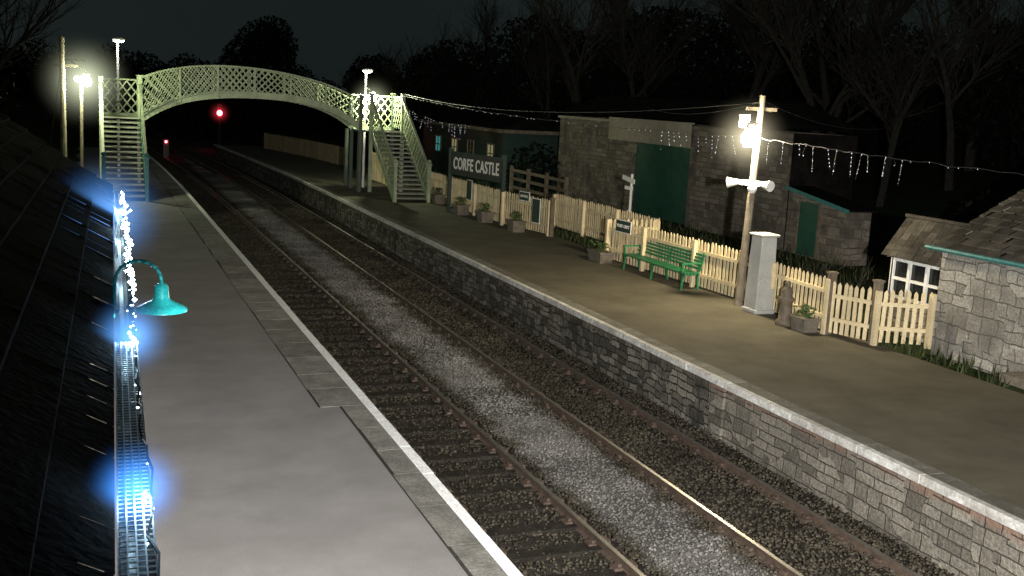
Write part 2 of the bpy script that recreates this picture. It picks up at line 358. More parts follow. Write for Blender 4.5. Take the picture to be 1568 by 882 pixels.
def stairs(b,x0,x1,y0,y1,zd,mp=0):
    ns=16
    for i in range(ns):
        yy=y0+(y1-y0)*i/ns; z=zd*(i+1)/ns; b.box(x0+.05,x1-.05,yy,yy+(y1-y0)/ns+.03,z-.05,z,1)
        b.box(x0+.05,x1-.05,yy+(y1-y0)/ns+.005,yy+(y1-y0)/ns+.02,z-.05,z+.04,2)
    for x in (x0,x1):
        b.beam((x,y0,.05),(x,y1,zd-.05),.05,.28,mp)
        P=lambda s,t:(x,y0+(y1-y0)*s,(zd)*s+.12+t*1.33)
        L=math.hypot(y1-y0,zd)
        lattice(b,P,0,1,.33/L,1.0/L,(1,0,0),w=.045)
        b.beam(P(0,1),P(1,1),.10,.06,0)
        b.box(x-.07,x+.07,y0-.1,y0+.04,0,1.62,mp); b.box(x-.1,x+.1,y0-.13,y0+.07,1.62,1.68,mp); b.ball((x,y0-.02,1.76),.09,mp)
        b.box(x-.08,x+.08,y1-.08,y1+.08,0 if mp==0 else 2.6,zd+1.65,0); b.box(x-.1,x+.1,y1-.1,y1+.1,zd+1.65,zd+1.7,0)
stairs(b,.45,2.0,43.5,YF,3.0,3)
stairs(b,12.1,13.6,44.5,YF,2.85)
b.box(.45,2.0,YF+.1,YB,2.9,3.0,2); b.box(11.6,13.6,YF+.1,YB,2.75,2.85,2)
for (xa,xb,zd) in ((.45,2.05,3.0),(11.55,13.6,2.85)):
    lattice(b,lambda s,t:(s,YB,zd+.1+1.45*t),xa,xb,.36,1.1,(0,1,0),w=.06)
    b.beam((xa,YB,zd+1.58),(xb,YB,zd+1.58),.1,.07,0); b.beam((xa,YB,zd+.05),(xb,YB,zd+.05),.08,.16,0)
for x,zd in ((.45,3.),(13.6,2.85)):
    lattice(b,lambda s,t:(x,s,zd+.1+1.45*t),YF,YB,.36,1.1,(1,0,0),w=.06); b.beam((x,YF,zd+1.58),(x,YB,zd+1.58),.1,.07,0)
for x,zt in ((.45,4.65),(2.02,4.75),(11.6,4.4),(13.6,4.55)):
    for Y in (YF,YB): b.box(x-.075,x+.075,Y-.076,Y+.074,0 if x>5 or Y==YB else 2.6,zt,0 if x<5 else 2); b.box(x-.1,x+.1,Y-.1,Y+.1,zt,zt+.05,0)
for Y in (YF,YB+.9): b.tube((11.62,Y+.2,0),(11.62,Y+.2,2.8),.11,.09,10,2)
b.obj('footbridge',[M_bridge,M_tread,M_bridged,M_teald])

# ------------------------------------------------------------ fences
def fence(name,pts,h=1.25,sp=.15,pw=.078,side=1,posts=True,mat=None):
    b=MB(); 
    for (p,q) in zip(pts[:-1],pts[1:]):
        p=Vector((p[0],p[1],0));q=Vector((q[0],q[1],0)); d=(q-p); L=d.length; d.normalize(); nrm=Vector((d.y,-d.x,0))*side
        for z in (.35,h-.3): b.beam(p+Vector((0,0,z)),q+Vector((0,0,z)),.04,.08)
        k=int(L/sp)
        for i in range(k+1):
            c=p+d*(i*L/max(k,1)+random.uniform(-.008,.008))+nrm*.034; hh=h+random.uniform(-.025,.02); a=d*(pw/2); t=nrm*.011; lean=d*random.uniform(-.022,.022)
            z0=.05; vs=[]
            for s in (-1,1):
                vs+=[c-a+t*s+Vector((0,0,z0)),c+a+t*s+Vector((0,0,z0)),c+a+t*s+lean+Vector((0,0,hh-.06)),c+t*s+lean+Vector((0,0,hh)),c-a+t*s+lean+Vector((0,0,hh-.06))]
            b.add(vs,[(0,1,2,3,4),(9,8,7,6,5),(0,5,6,1),(1,6,7,2),(2,7,8,3),(3,8,9,4),(4,9,5,0)])
        if posts:
            m=max(1,int(L/2.4))
            for i in range(m+1):
                c=p+d*(i*L/m)-nrm*.07; b.box(c.x-.05,c.x+.05,c.y-.05,c.y+.05,0,h-.02)
    return b.obj(name,[mat or M_fence])
fence('picket_fence',[(14.15,46),(14.15,36.7),(14.72,33.7)],side=-1)
fence('picket_fence',[(16.,36.2),(16.,28.5)],side=-1)
fence('picket_fence',[(16.,28.45),(14.35,28.4),(14.5,26.4),(14.72,21.3)],side=-1)
fence('picket_fence',[(14.62,20.4),(14.52,18.25)],side=-1,h=1.2)
fence('picket_fence',[(14.86,17.2),(15.85,16.75)],side=-1,h=1.15)
fence('picket_fence',[(14.6,65.6),(13.8,74),(12.3,83)],side=-1,h=1.2,mat=M_fenced)
fence('picket_fence',[(13.9,53),(13.9,56)],side=-1,h=1.5)
fence('wooden_gate',[(14.5,18.15),(14.84,17.3)],side=-1,h=1.15,sp=.125,pw=.08,posts=False)
b=MB(); 
for x,y in ((14.52,18.25),(14.87,17.22),(14.72,33.6)): b.box(x-.07,x+.07,y-.07,y+.07,0,1.3); b.box(x-.09,x+.09,y-.09,y+.09,1.3,1.34)
b.obj('gate_posts',[M_wood])
b=MB()
for z in (.45,.85,1.25): b.beam((19,42,z),(19,48.5,z),.04,.14)
for y in np.linspace(42,48.5,4): b.box(18.93,19.07,y-.07,y+.07,-.1,1.45)
b.obj('post_and_rail_fence',[M_wood])

# ------------------------------------------------------------ signs
b=MB(); p0=Vector((13.35,40.8,0)); p1=Vector((14.1,36.8,0)); d=(p1-p0).normalized()
for p in (p0,p1): b.beam(p,p+Vector((0,0,2.5)),.13,.13,0,up=(1,0,0)); b.beam(p+Vector((0,0,2.5)),p+Vector((0,0,2.56)),.17,.17,0,up=(1,0,0))
b.beam(p0+Vector((0,0,2.0)),p1+Vector((0,0,2.0)),.05,.82,1)
for z in (1.57,2.43): b.beam(p0+Vector((0,0,z)),p1+Vector((0,0,z)),.09,.05,0)
sg=b.obj('station_name_sign',[M_dgreen,M_dark])
def text(s,loc,size,dirv,parent,name,mat,bold=.012,sx=1.):
    c=bpy.data.curves.new(name,'FONT'); c.body=s; c.size=size; c.align_x='CENTER'; c.align_y='CENTER'; c.extrude=.006; c.offset=size*bold; c.space_character=1.1
    o=bpy.data.objects.new(name,c); COL.objects.link(o); c.materials.append(mat)
    x=Vector(dirv).normalized(); z=Vector((0,0,1)); n=x.cross(z)
    o.matrix_world=mathutils.Matrix((( x.x*sx,z.x,n.x,loc[0]),(x.y*sx,z.y,n.y,loc[1]),(x.z*sx,z.z,n.z,loc[2]),(0,0,0,1))); o.parent=parent; return o
mid=(p0+p1)/2; nn=d.cross(Vector((0,0,1)))
text('CORFE CASTLE',(mid.x+nn.x*.034,mid.y+nn.y*.034,1.98),.64,d,sg,'lettering',M_wht,.02,.74)
def small_sign(name,x,y,z,w,h,dirv=(0,-1,0),txt=None,mat=None):
    b=MB(); d=Vector(dirv).normalized(); c=Vector((x,y,z)); b.beam(c-d*w/2,c+d*w/2,.025,h,0); nrm=d.cross(Vector((0,0,1)))
    b.beam(c-d*(w/2+.02)-nrm*.005,c+d*(w/2+.02)-nrm*.005,.025,h+.05,1)
    o=b.obj(name,[mat or M_dgreen,M_wht]); 
    if txt: text(txt,tuple(c+nrm*.02),h*.42,d,o,'lettering',M_wht)
    return o
small_sign('way_out_sign',14.33,27.5,1.12,.75,.32,(.1,-1,0),'WAY OUT')
small_sign('notice_sign',14.2,34.9,1.25,.6,.28,(.2,-1,0),'NOTICE')
small_sign('notice_board',14.25,33.9,.85,.45,.8,(.2,-1,0),None)
small_sign('notice_board',14.05,40.4,.95,.55,.75,(0,-1,0),None)
b=MB(); b.tube((17.5,33.2,0),(17.5,33.2,2.25),.05,.045,8,0); b.beam((17.5,33.9,2.1),(17.45,32.9,2.0),.03,.16,0); b.beam((17.46,33.6,1.75),(17.5,33.1,1.75),.03,.12,0); b.obj('finger_post',[M_wht])

# ------------------------------------------------------------ bench, planters, bollard, cabinet
b=MB(); ya,yb=23.35,26.75
for i,x in enumerate((14.02,14.12,14.22,14.32,14.41)): b.box(x-.037,x+.037,ya,yb,.42,.45,0)
for i in range(5):
    z=.52+i*.085; x=14.47+i*.022; b.box(x-.012,x+.012,ya,yb,z,z+.06,0)
for y in (ya+.1,(ya+yb)/2,yb-.1):
    b.beam((13.98,y,0),(14.02,y,.43),.05,.05,0); b.beam((14.48,y,0),(14.43,y,.43),.05,.05,0)
    b.beam((13.98,y,.4),(14.45,y,.4),.05,.05,0); b.beam((14.45,y,.4),(14.6,y,.95),.05,.05,0)
for y in (ya+.1,yb-.1):
    b.beam((14.0,y,.42),(13.98,y,.66),.045,.045,0); b.beam((13.95,y,.67),(14.5,y,.69),.05,.04,0)
b.obj('park_bench',[M_bgreen])
def planter(x,y,w,l,h,ph):
    b=MB(); z=h
    b.add([(x-w*.42,y-l*.42,0),(x+w*.42,y-l*.42,0),(x+w*.42,y+l*.42,0),(x-w*.42,y+l*.42,0),(x-w/2,y-l/2,z),(x+w/2,y-l/2,z),(x+w/2,y+l/2,z),(x-w/2,y+l/2,z)],[(0,1,5,4),(1,2,6,5),(2,3,7,6),(3,0,4,7),(4,5,6,7)],0)
    b.box(x-w/2-.02,x+w/2+.02,y-l/2-.02,y-l/2+.03,z-.05,z+.01,0); b.box(x-w/2-.02,x-w/2+.03,y-l/2,y+l/2,z-.05,z+.011,0)
    for i in range(150):
        c=Vector((x+random.gauss(0,w*.22),y+random.gauss(0,l*.22),z+random.random()*ph)); a=Vector([random.uniform(-1,1) for _ in range(3)]).normalized()*.05; e=a.orthogonal().normalized()*.02
        b.quad(c-a,c+e,c+a,c-e,1)
    return b.obj('flower_planter',[M_terra,M_plant])
planter(13.95,28.1,.45,.9,.32,.25); planter(14.2,18.6,.4,.5,.3,.25)
for x,y in ((13.95,44.1),(13.6,40),(13.75,37.6),(13.95,34.9)): planter(x,y,.5,.6,.4,.3)
b=MB(); b.lathe((14.12,19.2,0),[(.001,0),(.2,0),(.2,.1),(.15,.14),(.14,.5),(.17,.56),(.17,.6),(.12,.66),(.13,.75),(.1,.82),(.05,.88),(.07,.93),(.04,.98),(.001,1.0)],16,0)
b.obj('stone_bollard',[M_iron],smooth=True)
b=MB(); x,y=14.38,20.6
b.add([(x-.24,y-.26,0),(x+.24,y-.26,0),(x+.24,y+.26,0),(x-.24,y+.26,0),(x-.2,y-.22,1.78),(x+.2,y-.22,1.78),(x+.2,y+.22,1.78),(x-.2,y+.22,1.78)],[(0,1,5,4),(1,2,6,5),(2,3,7,6),(3,0,4,7),(4,5,6,7)],0)
b.box(x-.25,x+.25,y-.27,y+.27,1.78,1.84,0); b.box(x-.27,x+.27,y-.29,y+.29,0,.1,0)
b.obj('equipment_cabinet',[M_grey,M_wht],bevel=.02)

# ------------------------------------------------------------ lamp posts
def glow_volume(name,c,r,col,s,parent,pw=3.):  # emission-only sphere that paints a glow halo around a lamp; nothing scatters
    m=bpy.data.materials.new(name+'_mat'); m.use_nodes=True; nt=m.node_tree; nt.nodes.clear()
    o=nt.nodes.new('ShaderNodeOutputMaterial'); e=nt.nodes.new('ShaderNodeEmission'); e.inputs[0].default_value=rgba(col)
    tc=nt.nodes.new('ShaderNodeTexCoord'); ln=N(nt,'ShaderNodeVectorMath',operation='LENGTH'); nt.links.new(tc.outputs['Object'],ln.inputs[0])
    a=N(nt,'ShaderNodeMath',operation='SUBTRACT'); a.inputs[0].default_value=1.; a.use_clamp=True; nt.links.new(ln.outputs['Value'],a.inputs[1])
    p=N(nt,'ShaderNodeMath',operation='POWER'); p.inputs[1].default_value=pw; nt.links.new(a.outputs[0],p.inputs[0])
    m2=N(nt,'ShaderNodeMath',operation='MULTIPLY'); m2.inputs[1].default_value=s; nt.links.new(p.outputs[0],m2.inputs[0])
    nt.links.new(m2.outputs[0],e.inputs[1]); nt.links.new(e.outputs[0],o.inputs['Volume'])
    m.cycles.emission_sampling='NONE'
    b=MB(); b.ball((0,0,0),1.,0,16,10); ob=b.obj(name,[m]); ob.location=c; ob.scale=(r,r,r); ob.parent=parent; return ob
b=MB(); b.tube((14.34,21.36,0),(14.5,21.36,4.95),.10,.075,12,0); b.box(14.1,14.9,21.32,21.40,4.6,4.68,0)
b.beam((14.45,21.36,4.3),(14.05,21.2,4.3),.04,.04,1); b.tube((14.08,21.22,4.08),(14.08,21.22,4.32),.05,.03,8,1)
b.ball((14.08,21.22,3.96),.14,2,8,6,1.1); b.box(14.28,14.40,21.45,21.66,3.75,4.3,3); b.box(14.1,14.3,21.5,21.64,4.2,4.5,3)
b.beam((14.1,21.75,2.93),(14.6,20.95,2.93),.05,.12,3); b.tube((14.2,21.55,2.93),(14.0,21.75,2.9),.05,.13,10,3); b.tube((14.5,21.15,2.93),(14.55,20.8,2.9),.05,.13,10,3)
b.ball((14.33,21.2,2.8),.11,3,12,8)
par=b.obj('platform_lamp_post',[M_pole,M_dark,E_R,M_wht]); glow_volume('lamp_glow_volume',(14.08,21.22,3.96),1.2,(1.,.88,.58),2.4,par,4.)
b=MB(); b.tube((-1.,47,0),(-1.,47,6.1),.13,.10,10,0); b.box(-1.3,-.4,46.95,47.05,4.95,5.05,0); b.box(-1.,-.1,46.95,47.05,5.2,5.26,1); b.beam((-.7,47,5.2),(-.1,47,4.75),.04,.04,1)
b.box(-.25,.05,46.95,47.2,4.66,4.72,1); b.ball((-.12,46.95,4.42),.21,2,8,6); b.ball((-.45,46.95,4.5),.12,2,6,4); b.beam((-1.6,47,1.2),(-1.0,47,5.2),.03,.03,1); b.tube((-.35,47.4,0),(-.3,47.4,4.6),.07,.06,8,0)
par=b.obj('utility_pole',[M_pole,M_dark,E_L]); glow_volume('lamp_glow_volume',(-.2,46.95,4.42),2.3,(.93,1.,.68),1.2,par,4.)
b=MB(); b.tube((12.35,51.3,0),(12.35,51.3,4.95),.06,.05,8,1); b.ball((12.45,50.3,4.3),.15,0,8,6); b.beam((12.35,51.3,4.85),(12.45,50.2,4.6),.05,.05,1); b.box(12.3,12.6,50.3,50.5,4.52,4.57,1)
par=b.obj('landing_lamp',[E_R2,M_wht]); glow_volume('lamp_glow_volume',(12.45,50.3,4.2),1.5,(.95,1.,.64),1.,par,4.)
def far_lamp(x,y,z):
    b=MB(); b.tube((x,y,0),(x,y,z-.05),.07,.05,10,0); b.beam((x,y,z-.05),(x+.1,y-.2,z),.05,.05,0)
    b.ball((x+.05,y-.1,z+.06),.3,0,14,8,.3); b.ball((x+.05,y-.1,z-.0),.24,1,8,4,.3); b.obj('platform_lamp',[M_wht,E_far],smooth=True)
far_lamp(1.24,54,6.33); far_lamp(13.0,54,5.62)
b=MB(); b.tube((10.8,100,-1),(10.8,100,2.9),.08,.08,8,0); b.box(10.6,11.0,99.9,100.2,1.6,2.9,0); b.ball((10.8,99.8,2.12),.24,1,10,8); par=b.obj('railway_signal',[M_dark,E_red]); glow_volume('lamp_glow_volume',(10.8,99.8,2.12),1.3,(1.,.05,.08),1.2,par,4.)
b=MB(); b.box(5.1,5.5,85,85.3,-1,.35,0); b.ball((5.3,84.95,.17),.09,1,8,6); b.obj('ground_signal',[M_dark,E_red])

# ------------------------------------------------------------ barn (goods shed)
def gable_roof(b,x0,x1,y0,y1,ze,zr,mi,ov=.25,rows=14,cols=26,th=.03):
    xm=(x0+x1)/2
    for sd in (-1,1):
        xe=x0-ov if sd<0 else x1+ov
        for r in range(rows):
            t0=r/rows;t1=(r+1.35)/rows
            for c in range(cols):
                ya=y0-ov+(y1-y0+2*ov)*(c+(.5 if r%2 else 0)+random.uniform(-.15,.15))/cols; yb=ya+(y1-y0+2*ov)/cols-.008
                yb=min(yb,y1+ov)
                if yb-ya<.03: continue
                xa=xe+(xm-xe)*t0; xb=xe+(xm-xe)*min(t1,1.); za=ze-.12+(zr-ze+.12)*t0; zb=ze-.12+(zr-ze+.12)*min(t1,1.)
                za+=th; j=random.uniform(0,.012)
                b.add([(xa,ya,za+j),(xa,yb,za+j),(xb,yb,zb),(xb,ya,zb),(xa,ya,za-th),(xa,yb,za-th)],[(0,1,2,3) if sd>0 else (3,2,1,0),(0,4,5,1)],mi)
    b.box(xm-.09,xm+.09,y0-ov,y1+ov,zr,zr+.06,mi)
b=MB(); x0,x1,y0,y1=22.,24.2,30.4,49.5; ze=3.95
b.box(x0,x0+.5,41.75,y1,-.3,ze,0); b.box(x0,x0+.5,y0,37.,-.3,ze,0); b.box(x0,x0+.5,37.,41.75,3.05,ze,0)
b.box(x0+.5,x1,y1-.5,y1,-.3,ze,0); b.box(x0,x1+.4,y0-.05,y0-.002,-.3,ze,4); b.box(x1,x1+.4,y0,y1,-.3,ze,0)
b.box(x0-.18,x0-.002,46.2,47.0,-.3,ze-.3,0); b.box(x0-.14,x0-.002,49.0,49.5,-.3,ze-.1,0)
for k in range(16): b.box(x0+.12,x0+.15,37.02+k*.295,37.02+k*.295+.287,0,3.05,1)
b.box(x0+.09,x0+.118,37,41.75,.3,.45,1); b.box(x0+.09,x0+.118,37,41.75,2.4,2.55,1)
for k in range(18): b.box(x0-.12,x0-.09,36.9+k*.4,36.9+k*.4+.392,3.07,4.0,2)
b.box(x0-.13,x0-.0,36.85,44.15,4.0,4.05,2); b.box(x0-.2,x0-.01,44.2,49.7,3.84,3.95,2)
xe0,xe1,ye0,ye1,zz,zr=x0-.25,x1+.65,y0-.3,y1+.3,4.08,5.0; xm=(xe0+xe1)/2
b.add([(xe0,ye0,zz),(xe1,ye0,zz),(xe1,ye1,zz),(xe0,ye1,zz),(xm,ye0+1.6,zr),(xm,ye1-1.6,zr)],[(0,4,5,3),(0,1,4),(1,2,5,4),(2,3,5)],3)
for i in range(1,9):
    t=i/9; xa=xe0+(xm-xe0)*t; za=zz+(zr-zz)*t; b.beam((xa,ye0+1.6*t,za+.012),(xa,ye1-1.6*t,za+.012),.03,.03,3)
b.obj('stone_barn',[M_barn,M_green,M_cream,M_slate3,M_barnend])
b=MB(); 
b.add([(22,27.2,-.2),(22,30.34,-.2),(22,30.34,2.1),(22,27.2,1.66),(22.9,27.2,-.2),(22.9,30.34,-.2),(22.9,30.34,2.1),(22.9,27.2,1.66)],[(0,3,2,1),(4,5,6,7),(0,4,7,3)],0)
b.beam((22.42,27.0,1.70),(22.42,30.34,2.17),1.1,.06,1); b.beam((21.85,27.0,1.68),(21.85,30.34,2.15),.03,.12,4)
b.box(21.95,21.99,28.6,29.6,0,1.75,2); b.box(21.93,22.,28.52,28.598,0,1.8,3); b.box(21.93,22.,29.602,29.68,0,1.8,3)
b.obj('lean_to_store',[M_barn,M_slate3,M_green,M_wood,M_teald])
b=MB(); b.box(20,25,52.6,67,-.2,2.85,0); b.box(19.7,25.3,52.3,67.3,2.87,3.05,1)
b.add([(19.7,52.3,3.06),(25.3,52.3,3.06),(25.3,67.3,3.06),(19.7,67.3,3.06),(22.5,54,3.9),(22.5,66,3.9)],[(0,3,5,4),(1,4,5,2),(0,4,1),(2,5,3)],2)
for y,mi in ((63.6,4),(60.4,3),(57.5,5),(54.2,3)):
    b.box(19.96,19.99,y-.45,y+.45,1.3,2.15,mi)
    for dy in (-.5,0,.5): b.box(19.92,19.98,y+dy-.04,y+dy+.04,1.22,2.25,1)
    for z in (1.25,1.7,2.2): b.box(19.93,19.975,y-.53,y+.53,z-.03,z+.03,1)
b.obj('station_office',[M_dgreen,M_wood,M_slate,E_win,E_winc,M_glassd])
b=MB(); b.box(15.85,16.2,8,16.62,-.1,2.1,0); b.box(16.2,22,16.3,16.62,-.1,2.1,0); b.box(21.7,22,8,16.3,-.1,2.1,0)
b.add([(15.85,16.62,2.1),(22,16.62,2.1),(18.9,16.62,3.75),(15.85,16.3,2.1),(22,16.3,2.1),(18.9,16.3,3.75)],[(1,0,2),(3,4,5)],0)
b.box(15.72,15.84,7.8,16.8,2.03,2.12,2)
b.tube((15.68,7.8,2.07),(15.68,16.9,2.07),.045,.045,8,2)
gable_roof(b,15.85,22,8,16.62,2.2,3.8,1,ov=.16,rows=14,cols=26)
b.box(15.3,15.84,11.5,14.3,-.02,.14,3)
b.obj('stone_hut',[M_hut,M_slate2,M_teald,M_terra])
b=MB(); b.box(16.15,17.1,16.75,18.35,0,.78,0); b.box(16.2,17.1,16.8,18.3,.78,1.62,1)
for y in (16.78,17.3,17.82,18.32): b.box(16.13,16.19,y-.035,y+.035,.78,1.62,2)
for z in (.8,1.2,1.6): b.box(16.14,16.185,16.76,18.34,z-.03,z+.03,2)
for x in (16.16,16.6,17.05): b.box(x-.03,x+.03,16.7,16.78,.78,1.62,2); b.box(x-.03,x+.03,18.31,18.38,.78,1.62,2)
for r in range(7):
    for c in range(8):
        t0=r/7;t1=min(1,(r+1.3)/7)
        for sg_ in (-1,1):
            xe=16.55+sg_*.62; ya=16.66+c*.23; b.quad((xe-sg_*.62*t0,ya,1.66+.84*t0+.02),(xe-sg_*.62*t0,ya+.222,1.66+.84*t0+.02),(xe-sg_*.62*t1,ya+.222,1.66+.84*t1),(xe-sg_*.62*t1,ya,1.66+.84*t1),3)
b.add([(15.98,18.36,1.64),(17.12,18.36,1.64),(16.55,18.36,2.45),(15.98,16.7,1.64),(17.12,16.7,1.64),(16.55,16.7,2.45)],[(1,0,2),(3,4,5)],4)
b.beam((16.55,16.64,2.53),(16.55,18.52,2.53),.1,.06,3)
b.obj('glazed_porch',[M_hut,M_glassd,M_wht,M_slate2,M_wood])

# ------------------------------------------------------------ station building on near side (roof, gutter, wall)
def gx(y): return -.01+.0185*y
b=MB(); zg=2.93; sl=.68
def roofz(x,y): return zg+sl*(gx(y)-x)
rows=22; dx=.23
for r in range(rows):
    y=-3+random.uniform(-.3,0)
    while y<17.0:
        w=random.uniform(.28,.5); yb=min(y+w-.008,17.12)
        xa=-r*dx; xb=xa-dx*1.25; j=random.uniform(.0,.018)
        za=lambda xx,yy,e: roofz(xx+gx(yy),yy)+e
        b.add([(gx(y)+xa,y,za(xa,y,.035+j)),(gx(yb)+xa,yb,za(xa,yb,.035+j)),(gx(yb)+xb,yb,za(xb,yb,.004)),(gx(y)+xb,y,za(xb,y,.004)),(gx(y)+xa,y,za(xa,y,-.0)),(gx(yb)+xa,yb,za(xa,yb,-.0)),(gx(yb)+xb,yb,za(xb,yb,-.02))],[(0,1,2,3),(4,5,1,0),(1,5,6,2)],0)
        y+=w
b.add([(-.15,-3,0),(.1,16.9,0),(.1,16.9,2.9),(-.15,-3,2.8)],[(0,1,2,3)],1)
b.add([(.1,16.9,0),(-5,16.9,0),(-5,16.9,6.3),(.1,16.9,2.95)],[(0,1,2,3)],1)
b.beam((gx(-3)-.02,-3,2.84),(gx(17.1)-.02,17.1,2.84),.03,.16,2)
n=6
for k in range(20):
    y0_=-3+k*1.0; y1_=y0_+1.0
    for i in range(n):
        a0=math.pi+math.pi*i/n; a1=math.pi+math.pi*(i+1)/n; R=.06
        f=lambda yy,a:(gx(yy)+.07+R*math.cos(a),yy,2.93+R*math.sin(a))
        b.quad(f(y0_,a0),f(y1_,a0),f(y1_,a1),f(y0_,a1),2)
for k in range(130):
    y0_=1.+k*.045; b.beam((gx(y0_)+.01,y0_,2.945),(gx(y0_)+.13,y0_,2.945),.005,.005,3)
for o in (.01,.04,.07,.1,.13): b.beam((gx(1.)+o,1.,2.95),(gx(6.8)+o,6.8,2.95),.006,.006,3)
b.obj('station_building',[M_slate,M_hut,M_dark,M_wht])
def swan(y):
    b=MB(); x=gx(y)+.0; k=.33
    pts=[(x,y,2.84)]+[(x+.01+(k-.01)/2*(1-math.cos(t))-.0,y,3.1+.15*math.sin(t)) for t in np.linspace(0,math.pi,10)]+[(x+k,y,3.05)]
    b.path(pts,.013,8,0); b.tube((x-.03,y,2.84),(x+.02,y,2.9),.03,.03,8,0)
    c=(x+k,y,0); b.lathe((c[0],c[1],2.88),[(.185,.0),(.18,.018),(.13,.045),(.07,.075),(.055,.1),(.05,.18),(.03,.2),(.001,.205)],28,0)
    b.lathe((c[0],c[1],2.88),[(.182,.0),(.175,.012),(.12,.038),(.06,.065),(.001,.07)],28,2)
    b.ball((c[0],c[1],2.885),.04,1,8,4); return b.obj('swan_neck_lamp',[M_teal,E_swan,M_wht],smooth=True)
swan(8.1); swan(1.2)
# platform floodlight beside the station building (behind the viewpoint) lighting the platforms
b=MB(); b.tube((1.0,-1.25,0),(1.0,-1.25,4.7),.07,.05,12,0); b.beam((1.0,-1.25,4.62),(1.0,-1.05,4.62),.06,.06,0); b.box(.8,1.2,-1.1,-.95,4.48,4.76,0); b.quad((.83,-.944,4.5),(1.17,-.944,4.5),(1.17,-.944,4.74),(.83,-.944,4.74),1)
fl=b.obj('floodlight',[M_dark,E_glass])
ld=bpy.data.lights.new('flood_beam','SPOT'); ld.energy=23000; ld.color=(1.,.965,.93); ld.spot_size=math.radians(77); ld.spot_blend=.16; ld.shadow_soft_size=.10
lo=bpy.data.objects.new('flood_beam',ld); COL.objects.link(lo); lo.location=(1.,-.8,4.6)
ya_,pi_=math.radians(34.5),math.radians(-19); dv=Vector((math.sin(ya_)*math.cos(pi_),math.cos(ya_)*math.cos(pi_),math.sin(pi_)))
lo.rotation_euler=dv.to_track_quat('-Z','Y').to_euler(); lo.parent=fl

# ------------------------------------------------------------ string lights
def catenary(p,q,sag,n=40):
    p=Vector(p);q=Vector(q); return [p.lerp(q,i/n)-Vector((0,0,sag*4*(i/n)*(1-i/n))) for i in range(n+1)]
def string(name,p,q,sag,ice=0.,mi_em=None,r=.014,step=.3,rng_=None,kmax=6,jit=0.):
    b=MB(); L=(Vector(q)-Vector(p)).length; n=int(L/step); pts=catenary(p,q,sag,n)
    pts=[c+Vector((random.gauss(0,jit),random.gauss(0,jit),random.gauss(0,jit))) for c in pts]
    for a,c in zip(pts[:-1],pts[1:]): b.tube(a,c,.006,.006,4,0,False)
    for i,c in enumerate(pts):
        t=i/n
        if rng_ and not(rng_[0]<t<rng_[1]):
            if random.random()<.3: b.octa(c-Vector((0,0,.02)),r*.7,1)
            continue
        if random.random()<.25: continue
        k=random.randint(1,kmax) if ice>0 else 1; w=Vector((random.gauss(0,.05),random.gauss(0,.05),0))
        for j in range(k):
            if random.random()<.8: b.octa(c+w*(j/k)-Vector((0,0,.03+j*ice*random.uniform(.85,1.15))),r*random.uniform(.6,1.1),1)
        if k>1: b.tube(c,c+w-Vector((0,0,.03+(k-1)*ice)),.003,.003,3,0,False)
    return b.obj(name,[M_dark,mi_em or E_ledw])
string('string_lights',(13.6,49.,4.5),(14.42,21.4,4.0),.25,.09,rng_=(.84,1.),r=.014,jit=.012)
string('string_lights',(14.42,21.4,4.0),(16.9,14.0,3.65),.08,.10,rng_=(0,.5),r=.014,step=.2,jit=.012)
string('string_lights',(12.8,49.,4.4),(13.9,40.,3.5),.3,.1,r=.013,jit=.02)
string('eaves_lights',(gx(17)+.13,17,2.92),(gx(9)+.13,9.,2.94),.0,.08,E_led,r=.022,step=.10,kmax=5,jit=.01)
string('eaves_lights',(gx(9)+.12,9.,2.97),(gx(3.4)+.12,3.4,2.97),.0,.0,E_led,r=.007,step=.16,jit=.012)
b=MB(); 
for y,k_,r_ in ((6.75,6,.011),(4.05,6,.008),(9.3,3,.010),(12.,4,.016),(14.8,5,.018)): 
    for k in range(k_): b.octa((gx(y)+.11+random.uniform(-.02,.02),y+random.uniform(-.06,.06),2.98+random.uniform(-.02,.04)),r_,0)
o=b.obj('led_cluster_lights',[E_ledb])
glow_volume('lamp_glow_volume',(gx(6.75)+.10,6.75,3.0),.30,(.12,.4,1.),12.,o); glow_volume('lamp_glow_volume',(gx(4.05)+.08,4.05,3.02),.22,(.06,.30,1.),26.,o); glow_volume('lamp_glow_volume',(gx(13.5)-.05,13.5,2.95),.8,(.12,.38,1.),3.,o)  # painted blue glow halos added around the LEDs
b=MB()
for p,q,s in (((14.5,21.36,4.8),(22.5,42,4.6),.3),((14.5,21.36,4.85),(22,26,4.3),.25),((14.5,21.36,4.8),(13.6,49,4.6),.5)):
    pts=catenary(p,q,s,24)
    for a,c in zip(pts[:-1],pts[1:]): b.tube(a,c,.010,.010,4,0,False)
b.obj('overhead_wires',[M_dark])

# ------------------------------------------------------------ trees
def tree_mesh(seed,h,r0,depth=5,spread=.55):
    R=random.Random(seed); b=MB()
    def br(p,d,L,r,k):
        segs=3 if k>1 else 2; q=p
        for i in range(segs):
            d=(d+Vector((R.uniform(-1,1),R.uniform(-1,1),R.uniform(-.4,.8)))*.16).normalized()
            nq=q+d*(L/segs); ra=r*(1-.35*i/segs); rb=r*(1-.35*(i+1)/segs)
            b.tube(q,nq,ra,rb,7 if k>=depth-1 else (4 if k>1 else 3),0,False); q=nq
            if k>0 and (i>0 or k<depth):
                for _ in range(1 if k==depth else R.choice((1,1,2))):
                    dd=(d*.75+Vector((R.uniform(-1,1),R.uniform(-1,1),R.uniform(-.3,.8)))*spread*1.4).normalized()
                    br(q,dd,L*R.uniform(.5,.78),rb*.62,k-1)
        if k>0: br(q,d,L*.72,r*.6,k-1)
    br(Vector((0,0,-.3)),Vector((0,0,1)),h*.36,r0,depth)
    return b
protos=[]
